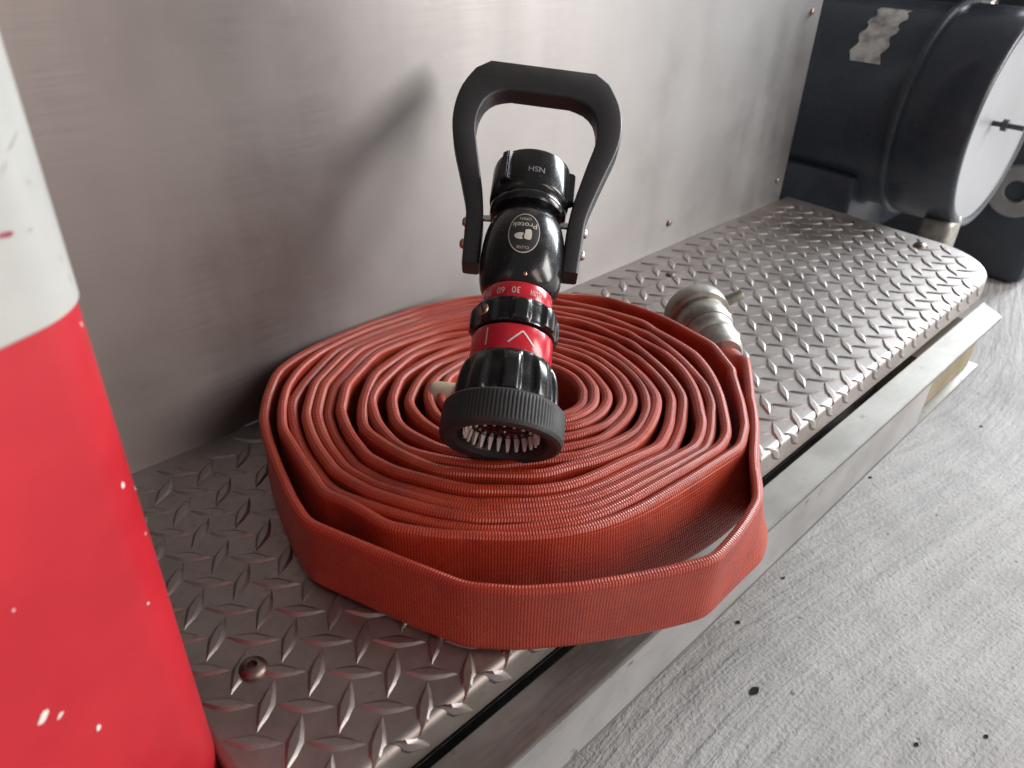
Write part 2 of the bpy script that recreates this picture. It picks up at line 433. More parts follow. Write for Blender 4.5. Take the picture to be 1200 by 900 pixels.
tag(blk, 'raw yellowish timber block wedged under the right end of the step', 'wooden block')

# ------------------------------------------------------------------ fire hose, rolled flat on edge
CX, CY = .3548, -.1871
OUT_A = [(535,-289),(496,-323),(450,-358),(419,-383),(400,-393),(362,-397),(328,-399),(302,-387),(278,-374),(250,-357),(221,-335),(199,-311),(185,-275),(172,-239),(158,-200),(163,-171),(172,-138),(183,-103),(194,-76),(211,-52),(232,-29),(241,-22),(262,-14),(291,-8.5),(336,-6),(390,-10),(445,-26),(488,-52)]
OUT_B = [(519,-80),(540,-102),(554,-124),(562,-165),(563,-190),(555,-247),(526,-291),(511,-308),(485,-326),(440,-348),(419,-347),(388,-345),(357,-342),(329,-339),(305,-334),(286,-327),(266,-317),(247,-303),(228,-285),(212,-269),(198,-250),(192,-241),(188,-216),(184,-200),(178,-187),(181,-171),(187,-137),(195,-102),(209,-77),(226,-54),(243,-39),(257,-30),(279,-21),(301,-17),(335,-13),(371,-14),(401,-18)]
# inner turns: radius (mm) at right, front, left and back of each turn
INNER = [(173,150,171.5),(163,142,164),(153,136,155.5),(140,123,147.5),(132.5,115,139),(118,98,122),(111,82,110.5),(97,70,97.5),(89.5,55,81.5),(77,43,67),(68.5,36,56),(61,28,50)]
BACK = [184, 172, 160, 148, 136, 122, 111, 101, 91, 80, 70, 63]
def build_path():
    pts = [Vector((x / 1000, y / 1000)) for x, y in OUT_A + OUT_B]
    keys = []                      # (unrolled angle in degrees, radius)
    last = pts[-1] - Vector((CX, CY)); a0 = math.degrees(math.atan2(last.y, last.x)); keys.append((a0, last.length))
    for k, (r, f_, l) in enumerate(INNER):
        base = -360 * k
        c = .0; keys += [(base + 28, BACK[k] / 1000), (base - 47, r / 1000), (base - 126 + min(k, 9) * .9, f_ / 1000), (base - 211, l / 1000)]
    # Hermite through the keys
    ks = sorted(keys, key=lambda q: -q[0]); samples = []
    for i in range(len(ks) - 1):
        (t0, r0), (t1, r1) = ks[i], ks[i + 1]
        m0 = (r1 - ks[i - 1][1]) / (t1 - ks[i - 1][0]) if i else (r1 - r0) / (t1 - t0)
        m1 = (ks[i + 2][1] - r0) / (ks[i + 2][0] - t0) if i + 2 < len(ks) else (r1 - r0) / (t1 - t0)
        h = t1 - t0; n = max(2, int(abs(h) / 3))
        for s in range(1, n + 1):
            t = s / n
            rr = (2*t**3-3*t*t+1)*r0 + (t**3-2*t*t+t)*h*m0 + (-2*t**3+3*t*t)*r1 + (t**3-t*t)*h*m1
            samples.append((t0 + h * t, rr))
    for a, rr in samples:
        # each turn has soft corners where the flat hose creased
        npoly = 9; ph_ = (math.radians(-a) + .35 * (a // 360) ) % (2 * math.pi / npoly); rr *= 1 + .42 * (math.cos(math.pi / npoly) / math.cos(ph_ - math.pi / npoly) - .975)
        rr += .0022 * noise.noise(Vector((math.cos(R(a)) * 1.5, math.sin(R(a)) * 1.5, a / 360 * .55))) + .0016 * noise.noise(Vector((math.cos(R(a)) * 4, math.sin(R(a)) * 4, a / 360 * .8 + 7)))
        pts.append(Vector((CX + rr * math.cos(R(a)), CY + rr * math.sin(R(a)))))
    return pts
def resample(pts, d):
    out = [pts[0]]; acc = 0.0
    for a, b in zip(pts, pts[1:]):
        L = (b - a).length; t = d - acc
        while t <= L:
            out.append(a + (b - a) * (t / L)); t += d
        acc = (acc + L) % d if L + acc >= d else acc + L
    return out
path = resample(build_path(), .0025)
NA = 0
def smooth(p, it):
    for _ in range(it):
        p = [p[0]] + [(p[i - 1] + 2 * p[i] + p[i + 1]) / 4 for i in range(1, len(p) - 1)] + [p[-1]]
    return p
path = smooth(path, 7)
# keep neighbouring turns from running into each other (unrolled polar radius, inner pushed inward)
def polar(path):
    out = []; prev = None
    for p in path:
        d = p - Vector((CX, CY)); a = math.atan2(d.y, d.x)
        if prev is not None:
            while a - prev > math.pi: a -= 2 * math.pi
            while a - prev < -math.pi: a += 2 * math.pi
        prev = a; out.append([a, d.length])
    return out
pol = polar(path); GAP = .0084
import bisect
angs = [-q[0] for q in pol]
mono = [angs[0]]
for a in angs[1:]: mono.append(max(mono[-1] + 1e-9, a))
for i in range(len(pol)):
    ta = mono[i] - 2 * math.pi
    if ta <= mono[0]: continue
    j = bisect.bisect(mono, ta)
    if 0 < j < i:
        f_ = (ta - mono[j - 1]) / max(1e-9, mono[j] - mono[j - 1]); ro = pol[j - 1][1] * (1 - f_) + pol[j][1] * f_
        if pol[i][1] > ro - GAP: pol[i][1] = ro - GAP
path = [Vector((CX + r * math.cos(a), CY + r * math.sin(a))) for a, r in pol]
path = smooth(path, 3)
# lead-in from the coupling that lies on the step behind the roll
CPA, CPB = Vector((.6300, -.1835, .034)), Vector((.5790, -.2525, .029))
cdir = (CPB - CPA).normalized()
lead = [Vector((CPB.x, CPB.y)) + Vector((cdir.x, cdir.y)) * s for s in (-.004, .008, .020, .032)]
cut = next(i for i, p in enumerate(path) if (p - Vector((.5, -.3205))).length < .006)
full = lead + path[cut:]
full = resample([Vector((q.x, q.y)) for q in catmull([(q.x, q.y, 0) for q in full[:5]], 8)] + full[5:], .0025)
full = full[:18] and smooth(full[:40], 6)[:-1] + full[39:]
HW, HT = .056, .0070
def stadium(nside=14, ncap=7):
    """half height h, half thickness t: list of (across, up, arclength) with slightly fat edges"""
    out = []
    r = HT / 2 * 1.12; hh = HW / 2 - r
    for i in range(nside + 1):
        t = i / nside; out.append((HT / 2 * (.86 + .26 * abs(2 * t - 1) ** 3), -hh + 2 * hh * t))
    for i in range(1, ncap):
        a = math.pi * i / ncap; out.append((r * math.cos(a), hh + r * math.sin(a)))
    for i in range(nside + 1):
        t = i / nside; out.append((-HT / 2 * (.86 + .26 * abs(2 * t - 1) ** 3), hh - 2 * hh * t))
    for i in range(1, ncap):
        a = math.pi + math.pi * i / ncap; out.append((r * math.cos(a), -hh + r * math.sin(a)))
    return out
def build_hose():
    prof = stadium(); m = len(prof)
    vcum = [0.0]
    for i in range(m):
        a, b = prof[i], prof[(i + 1) % m]; vcum.append(vcum[-1] + math.hypot(a[0] - b[0], a[1] - b[1]))
    circ = []
    for i in range(m):
        a = math.atan2(prof[i][1] / (HW / 2), prof[i][0] / (HT / 2)); t = vcum[i] / vcum[-1]
        aa = 2 * math.pi * t - math.pi / 2 - 2 * math.pi * (HW / 2) / vcum[-1] * .0 - .0
        circ.append((.0165 * math.cos(aa), .0165 * math.sin(aa)))
    verts = []; us = []; n = len(full); s = 0.0; unr = [q[0] for q in polar(full)]
    for i, p in enumerate(full):
        if i: s += (p - full[i - 1]).length
        us.append(s)
        t = (full[min(i + 1, n - 1)] - full[max(i - 1, 0)]).normalized(); nr = Vector((-t.y, t.x))
        d = p - Vector((CX, CY)); ang = math.degrees(math.atan2(d.y, d.x)); rad = d.length
        turn = s / 1.1
        # uneven height and lean of the turns
        k = noise.noise(Vector((s * 1.9, 3.1, 0)))
        k2 = noise.noise(Vector((s * 4.3, 9.7, 0)))
        dz = .0010 + .0060 * max(0, k + .30) if s > .75 else .0008
        lean = .12 * k2 + .05 * k
        if s < .6 and s > .1:                         # loose outer turn flares where it hangs over the edge
            lean += .30 * math.exp(-((s - .205) / .05) ** 2)
        morph = min(1.0, max(0.0, (s - .002) / .045)); morph = morph * morph * (3 - 2 * morph)
        cz = (HW / 2 + dz + .0017) * morph + .029 * (1 - morph)
        if -8.5 < unr[i] < -6.8:               # second turn slants out at its foot where nothing holds it
            lean += .0; foot = .34 * math.sin((unr[i] + 8.5) / 1.7 * math.pi)
        else: foot = 0.0
        bulge = (1.16 if s > 2.2 else 1.0) + .22 * noise.noise(Vector((s * 7, 1.3, 5)))
        for q in range(m):
            x1, y1 = prof[q]; x0, y0 = circ[q]
            x = x1 * bulge * morph + x0 * (1 - morph); y = y1 * morph + y0 * (1 - morph)
            # the wall of a flat hose bows a little between its two edges
            x += morph * .0010 * noise.noise(Vector((s * 11, y * 20, 2.0)))
            xx = x - y * math.sin(lean) * morph - (y - HW / 2) * foot; zz = cz + y * math.cos(lean)
            verts.append((p.x + nr.x * xx, p.y + nr.y * xx, zz))
    faces = []
    for i in range(n - 1):
        for q in range(m):
            r_ = (q + 1) % m; faces.append((i * m + q, (i + 1) * m + q, (i + 1) * m + r_, i * m + r_))
    faces.append(tuple(range(m))); faces.append(tuple((n - 1) * m + q for q in range(m))[::-1])
    me = bpy.data.meshes.new('fire_hose'); me.from_pydata(verts, [], faces)
    uvl = me.uv_layers.new(name='UVMap')
    li = 0
    for fi, f_ in enumerate(faces):
        if fi < len(faces) - 2:
            i, q = divmod(fi, m)
            for uv in ((us[i], vcum[q]), (us[i + 1], vcum[q]), (us[i + 1], vcum[q + 1]), (us[i], vcum[q + 1])):
                uvl.data[li].uv = uv; li += 1
        else:
            for _ in f_: uvl.data[li].uv = (0, 0); li += 1
    me.polygons.foreach_set('use_smooth', [True] * len(me.polygons))
    bmx = bmesh.new(); bmx.from_mesh(me); bmesh.ops.recalc_face_normals(bmx, faces=bmx.faces); bmx.to_mesh(me); bmx.free()
    return mobj('fire_hose', me, MAT['hose'])
hose = build_hose()
tag(hose, 'red rubber fire hose rolled flat into a wide coil on the tread step', 'fire hose')
# coupling on the loose end
def on_axis(name, bm, mat, A, z, parent, **k):
    o = from_bm(name, bm, mat, parent, **k); o.matrix_world = frame_m(A, z, (0, 0, 1)); o.parent = parent; return o
CPT = CPA - cdir * .016
cpl = on_axis('end_coupling', lathe_bm([(.020, .0), (.026, -.0005), (.0325, .001), (.0335, .004), (.0335, .017), (.0325, .0195), (.0285, .0205), (.0275, .024), (.0285, .027), (.0285, .040), (.0272, .043), (.0262, .046)], 56, None, False, True), MAT['alu'], CPT, cdir, hose)
on_axis('bore', lathe_bm([(.0200, .0), (.0195, .02), (.0002, .021)], 40, None, False, False), MAT['void'], CPT, cdir, hose)
on_axis('shank', lathe_bm([(.0252, .044), (.0255, .052), (.0243, .054), (.0238, .064), (.0244, .066), (.0236, .068), (.0228, .080), (.0215, .086), (.0190, .089)], 48), MAT['alu'], CPT, cdir, hose)
for (ph, ln) in ((R(-62), .018), (R(118), .012)):
    m = frame_m(CPT + cdir * .010, cdir, (0, 0, 1))
    d = m.to_3x3() @ Vector((math.cos(ph), math.sin(ph), 0))
    o = from_bm('lug', lathe_bm([(.0058, .030), (.0062, .033), (.0055, .0335 + ln * .55), (.0060, .0335 + ln * .9), (.0052, .0335 + ln), (.0010, .0338 + ln)], 16), MAT['alu'], hose)
    o.matrix_world = frame_m(CPT + cdir * .010, d, (0, 0, 1)); o.parent = hose
# the other coupling, lying in the middle of the roll beneath the nozzle
A2, B2 = Vector((.3150, -.1330, .046)), Vector((.3840, -.2190, .044)); d2 = (B2 - A2).normalized()
on_axis('inner_shank', lathe_bm([(.0125, .002), (.0160, .0), (.0172, .003), (.0172, .020), (.0190, .022), (.0190, .050)], 40, None, False, True), MAT['cream'], A2, d2, hose)
on_axis('inner_bore', lathe_bm([(.0124, .0021), (.0122, .014), (.0002, .0145)], 32, None, False, False), MAT['brass'], A2, d2, hose)
thr = []
for i in range(13): thr += [(.0215, .054 + i * .0036), (.0232, .0552 + i * .0036), (.0232, .0562 + i * .0036), (.0215, .0574 + i * .0036)]
on_axis('inner_thread', lathe_bm([(.0185, .05)] + thr + [(.018, .103)], 48), MAT['alu'], A2, d2, hose)

# ------------------------------------------------------------------ nozzle
NZ = Matrix(((.6693, .37609, .64878, .28308), (-.74003, .39394, .53558, -.2519), (-.04747, -.83858, .54257, .09418), (0, 0, 0, 1)))
NZ = NZ @ Matrix.Translation((0, 0, -.008))
noz = empty('hose_nozzle'); noz.matrix_world = NZ
tag(noz, 'black fire hose nozzle with red bands tilted face down on the red coil', 'nozzle')
def npart(name, bm, mat, parent=noz, **k):
    return from_bm(name, bm, mat, parent, **k)
def lin(prof, z):
    for (r0, z0), (r1, z1) in zip(prof, prof[1:]):
        if z0 <= z <= z1 and z1 > z0: return r0 + (r1 - r0) * (z - z0) / (z1 - z0)
    return prof[-1][0]
# rubber bumper with fine ribs
def ribs(p, r, z): return r - (.0007 if int(round(p / (2 * math.pi) * 300)) % 3 == 0 else 0) if .0035 < z < .0225 and r > .038 else r
bumper = npart('bumper', lathe_bm([(.0300, .012), (.0305, .004), (.0330, .0012), (.0385, -.0002), (.0412, .0008), (.0424, .0034), (.0425, .0060), (.0425, .0195), (.0420, .0228), (.0402, .0248), (.0360, .0262), (.0330, .0262)], 300, ribs, False, False), MAT['rubber'], angle=30)
npart('face_recess', lathe_bm([(.0303, .0045), (.0285, .0105), (.0240, .0125), (.0200, .0130), (.0195, .0215), (.0002, .022)], 64, None, False, False), MAT['void'], bumper)
npart('baffle', lathe_bm([(.0002, .0075), (.0040, .0072), (.0045, .0085), (.0130, .0090), (.0165, .0105), (.0160, .0130), (.0080, .020), (.0002, .020)], 48, None, False, False), MAT['anod'], bumper)
bm = bmesh.new()
tb = [(-.0018, -.0006, .0128), (.0018, -.0006, .0128), (.0018, .0032, .0128), (-.0018, .0032, .0128)]; tt = [(-.0007, .0002, .0036), (.0007, .0002, .0036), (.0007, .0014, .0036), (-.0007, .0014, .0036)]
a = [bm.verts.new(v) for v in tb]; b = [bm.verts.new(v) for v in tt]; bm.faces.new(a); bm.faces.new(b)
for i in range(4): bm.faces.new((a[i], a[(i + 1) % 4], b[(i + 1) % 4], b[i]))
t0 = npart('spray_tooth', bm, MAT['tooth'], bumper, smooth=False)
for k in range(24):
    o = t0 if k == 0 else t0.copy()
    if k: col.objects.link(o)
    a = 2 * math.pi * (k + .3) / 24; o.parent = bumper
    o.matrix_local = Matrix.Rotation(a, 4, 'Z') @ Matrix.Translation((0, -.0262, 0))
# fluted grip sleeve
def sq(x, k=5): return math.tanh(k * math.sin(x)) / math.tanh(k)
def flute(p, r, z):
    t = min(1, max(0, (.0575 - z) / .006)) * (1 if z > .027 else .6)
    return r + t * (.0020 * sq(p * 9 + .9, 3.5) - .0012)
grip = npart('grip_sleeve', lathe_bm([(.0335, .0255), (.0355, .0275), (.0356, .032), (.0350, .040), (.0338, .048), (.0325, .0530), (.0312, .0560), (.0296, .0580), (.0290, .0590)], 216, flute), MAT['anod'], angle=40)
pb = npart('pattern_band', lathe_bm([(.0290, .0588), (.0292, .0594), (.0292, .0770), (.0290, .0776)], 96), MAT['redband'])
npart('shadow_groove', lathe_bm([(.0268, .0774), (.0268, .0800)], 64), MAT['void'])
def lobes(p, r, z): return r + (.0013 * sq(p * 8 + .5, 3) - .0006 if .0805 < z < .0975 else 0)
ring = npart('flow_ring', lathe_bm([(.0280, .0792), (.0302, .0800), (.0316, .0815), (.0319, .0840), (.0319, .0945), (.0314, .0968), (.0300, .0984), (.0260, .0990)], 192, lobes), MAT['anod'], angle=40)
fb = npart('flow_band', lathe_bm([(.0256, .0988), (.0258, .0992), (.0258, .1128), (.0256, .1132)], 96), MAT['redband'])
BODY = [(.0240, .1130), (.0262, .1150), (.0285, .1190), (.0302, .1260), (.0312, .1350), (.0315, .1450), (.0312, .1550), (.0303, .1640), (.0286, .1720), (.0262, .1780), (.0240, .1815), (.0235, .1840)]
body = npart('ball_valve_body', lathe_bm(BODY, 96), MAT['anod'], angle=60)
def lugmod(p, r, z):
    return r
CPLP = [(.0250, .1835), (.0283, .1845), (.0295, .1870), (.0296, .1910), (.0284, .1925), (.0286, .1945), (.0305, .1960), (.0309, .1985), (.0309, .2250), (.0303, .2280), (.0285, .2290), (.0262, .2285), (.0258, .212)]
swv = npart('swivel_coupling', lathe_bm(CPLP, 96, None, True, True), MAT['anod'], angle=45)
for ph in (R(-38), R(82), R(202)):
    bm = bmesh.new(); rr = .0300
    pts = [(-.0050, .1985), (.0050, .1985), (.0042, .2275), (-.0042, .2275)]
    a = [bm.verts.new((x, -.0295, z)) for x, z in pts]; b = [bm.verts.new((x * .72, -.0346, z + (.001 if z < .21 else -.001))) for x, z in pts]
    bm.faces.new(a); bm.faces.new(b)
    for i in range(4): bm.faces.new((a[i], a[(i + 1) % 4], b[(i + 1) % 4], b[i]))
    bmesh.ops.recalc_face_normals(bm, faces=bm.faces); bmesh.ops.bevel(bm, geom=bm.edges[:], offset=.0008, segments=2, affect='EDGES')
    bmesh.ops.rotate(bm, verts=bm.verts, matrix=Matrix.Rotation(ph, 3, 'Z'))
    npart('rocker_lug', bm, MAT['anod'], swv)
# bail handle
BO = [(43.3, -22), (45, 5), (46.8, 29), (55.5, 60.6), (66.5, 97), (69.5, 121.7), (66.4, 147), (57, 168.5), (45, 178.5)]
BI = [(24.6, 148.5), (38.2, 143), (46.8, 130), (49.2, 107), (42.5, 75), (35.0, 40), (31.8, 15), (30.6, -22)]
def spl(p, k=5): return [(q.x, q.y) for q in catmull([(a, b, 0) for a, b in p], k)]
o1 = spl(BO[1:8], 5); outer = [BO[0]] + o1 + [BO[8]]
i1 = spl(BI[:7], 5); inner = i1 + [BI[7]]
poly = [(x, z) for x, z in outer] + [(-x, z) for x, z in outer[::-1]]
inn = [(-x, z) for x, z in inner[::-1]] + [(x, z) for x, z in inner]
poly = poly + inn[0:0]
loop = [(x / 1000 - .001, z / 1000) for x, z in ([(x, z) for x, z in outer] + [(-x, z) for x, z in outer[::-1]] + [(-x, z) for x, z in inner[::-1]][::-1] + [(x, z) for x, z in inner])]
def bail_bm():
    # outer and inner rails paired station by station, so that every cross-section is a clean bar
    n = 28
    def rs(p):
        q = [Vector((a, b)) for a, b in p]; L = [0]
        for a, b in zip(q, q[1:]): L.append(L[-1] + (b - a).length)
        out = []
        for i in range(n + 1):
            t = L[-1] * i / n
            for k in range(len(q) - 1):
                if L[k] <= t <= L[k + 1] + 1e-9: out.append(q[k] + (q[k + 1] - q[k]) * ((t - L[k]) / max(1e-9, L[k + 1] - L[k]))); break
        return out
    oR, iR = rs(outer), rs(inner[::-1])
    O_ = oR + [Vector((-v.x, v.y)) for v in oR[::-1]]; I_ = iR + [Vector((-v.x, v.y)) for v in iR[::-1]]
    bm = bmesh.new(); rows = []; D = .0085; B = .0022
    for o_, i_ in zip(O_, I_):
        o3, i3 = o_ / 1000, i_ / 1000; e = (o3 - i3).normalized(); L = (o3 - i3).length
        sec = [(0, -D + B), (B * .3, -D + B * .3), (B, -D), (L - B, -D), (L - B * .3, -D + B * .3), (L, -D + B), (L, D - B), (L - B * .3, D - B * .3), (L - B, D), (B, D), (B * .3, D - B * .3), (0, D - B)]
        rows.append([bm.verts.new((i3.x + e.x * a - .001, y, i3.y + e.y * a - (i3.x + e.x * a) * .045 * min(1, max(0, (i3.y + e.y * a - .08) / .07)))) for a, y in sec])
    m = len(rows[0])
    for a, b in zip(rows, rows[1:]):
        for k in range(m): bm.faces.new((a[k], a[(k + 1) % m], b[(k + 1) % m], b[k]))
    bm.faces.new(rows[0]); bm.faces.new(rows[-1])
    return bm
bail = npart('bail_handle', bail_bm(), MAT['bail'], angle=50)
bail.matrix_local = Matrix.Translation((0, 0, .158))
hub = lathe_bm([(.016, .0), (.016, .004), (.014, .006)], 32)
for sx in (-1, 1):
    for (u, ) in ((.019,), (-.001,)):
        o = npart('bolt', dome_bm(.0040, .0032, .0014, 16), MAT['bronze' if sx < 0 else 'steel'], bail)
        o.parent = bail; o.matrix_local = Matrix.Translation((sx * (.0453 if u > 0 else .0447) - .001, 0, u)) @ Matrix.Rotation(R(90 * sx), 4, 'Y')
    o = npart('set_screw', lathe_bm([(.0026, 0), (.0026, .006), (.0020, .0066), (.0008, .0066)], 14), MAT['steel'], bail)
    o.matrix_local = Matrix.Translation((sx * .0325 - .001, -.0045, .021)) @ Matrix.Rotation(R(-90 * sx), 4, 'Y')
# small screws on the valve body and ring
def polar_m(r, ph, s): # frame with z outward at angle ph (0 faces local -y)
    d = Vector((math.sin(ph), -math.cos(ph), 0)); p = d * r + Vector((0, 0, s)); return frame_m(p, d, (0, 0, 1))
o = npart('slotted_screw', lathe_bm([(.0044, -.002), (.0044, .0006), (.0040, .0012), (.0006, .0013)], 24), MAT['bronze'], ring); o.matrix_local = polar_m(.0324, R(-42), .0885)
sl = from_bm('slot', box_bm(-.0038, .0038, -.0005, .0005, .0010, .00155), MAT['void'], o); sl.matrix_local = Matrix.Rotation(R(25), 4, 'Z')
o = npart('pin', dome_bm(.0016, .0010, 0, 14), MAT['bronze'], body); o.matrix_local = polar_m(lin(BODY, .1185) - .0004, R(8), .1185)
# lettering and marks: flat print that follows the round surfaces
def wrap(me, prof, ph0, s0, lift, flip=True, cap=None):
    for v in me.vertices:
        x, y = (-v.co.x, -v.co.y) if flip else (v.co.x, v.co.y)
        s = s0 + y; r = (lin(prof, s) if prof.__class__ is list else prof) + lift
        ph = ph0 + x / r
        v.co = Vector((r * math.sin(ph), -r * math.cos(ph), s))
def text_mesh(txt, size, squeeze=1.0):
    c = bpy.data.curves.new('lettering', 'FONT'); c.body = txt; c.size = size; c.align_x = 'CENTER'; c.align_y = 'CENTER'; c.resolution_u = 3
    t = bpy.data.objects.new('lettering', c); col.objects.link(t)
    dg = bpy.context.evaluated_depsgraph_get(); me = bpy.data.meshes.new_from_object(t.evaluated_get(dg))
    bpy.data.objects.remove(t); bpy.data.curves.remove(c)
    for v in me.vertices: v.co.x *= squeeze
    bmx = bmesh.new(); bmx.from_mesh(me); bmesh.ops.subdivide_edges(bmx, edges=[e for e in bmx.edges if e.calc_length() > size * .25], cuts=1); bmx.to_mesh(me); bmx.free()
    me.materials.clear(); return me
def letters(name, txt, size, prof, ph, s, parent, mat, lift=.0003, squeeze=1.0):
    me = text_mesh(txt, size, squeeze); wrap(me, prof, ph, s, lift); return mobj(name, me, mat, parent)
for txt, ph in (('95', 60), ('FLUSH', 31), ('30', -2), ('60', -27), ('95', -52)):
    if txt == '95' and ph == 60: continue
    letters('lettering', txt, .0072 if txt != 'FLUSH' else .0060, .0258, R(ph), .1062, fb, MAT['mark'], squeeze=.9 if txt != 'FLUSH' else .55)
letters('lettering', 'NSH', .0068, .0309, R(7), .2090, swv, MAT['ring'])
def stroke(pts, wd, prof, ph, s, lift, parent, name, mat):
    bm = bmesh.new()
    for (x0, y0), (x1, y1) in zip(pts, pts[1:]):
        d = Vector((x1 - x0, y1 - y0)); n_ = Vector((-d.y, d.x)).normalized() * wd / 2; k = 8
        rows = []
        for i in range(k + 1):
            p = Vector((x0, y0)) + d * (i / k); rows.append((bm.verts.new((p.x + n_.x, p.y + n_.y, 0)), bm.verts.new((p.x - n_.x, p.y - n_.y, 0))))
        for a, b in zip(rows, rows[1:]): bm.faces.new((a[0], a[1], b[1], b[0]))
    me = bpy.data.meshes.new(name); bm.to_mesh(me); bm.free(); wrap(me, prof, R(ph), s, lift, False); return mobj(name, me, mat, parent)
stroke([(-.0095, -.0046), (0, .0050), (.0095, -.0046)], .0012, .0292, 14, .0676, .0003, pb, 'arrow_mark', MAT['mark'])
stroke([(0, -.0066), (0, .0066)], .0010, .0292, -36, .0684, .0003, pb, 'line_mark', MAT['mark'])
def oval(rx, ry, ph, s, lift, parent, name, mat, hole=0.0):
    bm = bmesh.new(); N = 48; K = 8; rows = []
    for k in range(K + 1):
        t = hole + (1 - hole) * k / K
        rows.append([bm.verts.new((max(t, .001) * rx * math.cos(2 * math.pi * i / N), max(t, .001) * ry * math.sin(2 * math.pi * i / N), 0)) for i in range(N)])
    for a, b in zip(rows, rows[1:]):
        for i in range(N): bm.faces.new((a[i], a[(i + 1) % N], b[(i + 1) % N], b[i]))
    me = bpy.data.meshes.new(name); bm.to_mesh(me); bm.free(); wrap(me, BODY, R(ph), s, lift, False)
    me.polygons.foreach_set('use_smooth', [True] * len(me.polygons)); return mobj(name, me, mat, parent)
BPH, BS = 0, .1505
badge = oval(.0118, .0178, BPH, BS, .0003, body, 'badge', MAT['rubber'])
oval(.0116, .0175, BPH, BS, .0005, badge, 'badge_rim', MAT['letter'], .955)
letters('lettering', 'Protek', .0068, BODY, R(BPH), BS + .0068, badge, MAT['mark'], .0006)
letters('lettering', 'OPEN', .0034, BODY, R(BPH), BS + .0124, badge, MAT['letter'], .0006)
letters('lettering', 'CLOSE', .0032, BODY, R(BPH), BS - .0128, badge, MAT['letter'], .0006)
def blob(pts, name, mat, s):
    q = catmull([(a, b, 0) for a, b in pts], 3, True); bm = bmesh.new(); f_ = bm.faces.new([bm.verts.new((v.x, v.y, 0)) for v in q])
    bmesh.ops.triangulate(bm, faces=[f_]); bmesh.ops.subdivide_edges(bm, edges=bm.edges[:], cuts=1)
    me = bpy.data.meshes.new(name); bm.to_mesh(me); bm.free(); wrap(me, BODY, R(BPH), s, .0006, False); return mobj(name, me, mat, badge)
blob([(.0010, .0036), (.0052, .0036), (.0054, -.0042), (.0010, -.0044), (.0002, -.0018), (.0008, .0002)], 'emblem', MAT['mark'], BS - .0012)
blob([(-.0002, .0004), (-.0040, .0006), (-.0068, -.0012), (-.0060, -.0038), (-.0030, -.0050), (-.0004, -.0046), (-.0012, -.0026)], 'emblem', MAT['mark'], BS - .0012)

# ------------------------------------------------------------------ red and white post at the left
def rrect(hx, hy, r, n=10):
    out = []
    for cx, cy, a0 in ((hx - r, hy - r, 0), (-hx + r, hy - r, 90), (-hx + r, -hy + r, 180), (hx - r, -hy + r, 270)):
        for i in range(n + 1):
            a = R(a0 + 90 * i / n); out.append((cx + r * math.cos(a), cy + r * math.sin(a)))
    return out
PM = Matrix.Translation((-.042, -.2555, FZ)) @ Matrix.Rotation(R(22), 4, 'Z') @ Matrix.Rotation(R(.85), 4, 'Y')
post = empty('barrier_post'); post.matrix_world = PM
tag(post, 'scuffed red post with a white sleeve standing at the left end of the step', 'post')
def tube(name, z0, z1, grow, mat, r=.030):
    bm = bmesh.new(); hx, hy = .088, .055; rows = []
    e = .0015
    for z, g in ((z0, -e), (z0 + e, 0), (z1 - e, 0), (z1, -e)):
        rows.append([bm.verts.new((x, y, z)) for x, y in rrect(hx + grow + g, hy + grow + g, r + grow)])
    n = len(rows[0])
    for a, b in zip(rows, rows[1:]):
        for i in range(n): bm.faces.new((a[i], a[(i + 1) % n], b[(i + 1) % n], b[i]))
    bm.faces.new(rows[0]); bm.faces.new(rows[-1]); return from_bm(name, bm, mat, post)
lower = tube('red_body', .0, .80, 0, MAT['red'])
WB = .575
sleeve = tube('white_sleeve', WB, .76, .0012, MAT['white'])
base = from_bm('base_plate', box_bm(-.11, .10, -.09, .09, .0005, .02, .004), MAT['rubber'], post)
def chip(x, z, rx, rz, rot, mat, parent, off=.0003, y=None):
    """irregular flake on the camera-side face (local -y)"""
    bm = bmesh.new(); n = 14; c, s_ = math.cos(R(rot)), math.sin(R(rot)); vv = []
    for i in range(n):
        a = 2 * math.pi * i / n; k = .75 + .45 * random.random(); p, q = rx * k * math.cos(a), rz * k * math.sin(a)
        px, pz = x + p * c - q * s_, z + p * s_ + q * c
        vv.append(bm.verts.new((px, surf_y(px) - off, pz)))
    bm.faces.new(vv); return from_bm('paint_chip' if mat is MAT['chip'] else 'scuff', bm, mat, parent, smooth=False)
def surf_y(x, hx=.088, hy=.055, r=.030):
    if x < hx - r: return -hy
    d = min(r, x - (hx - r)); return -hy + r - math.sqrt(max(0, r * r - d * d))
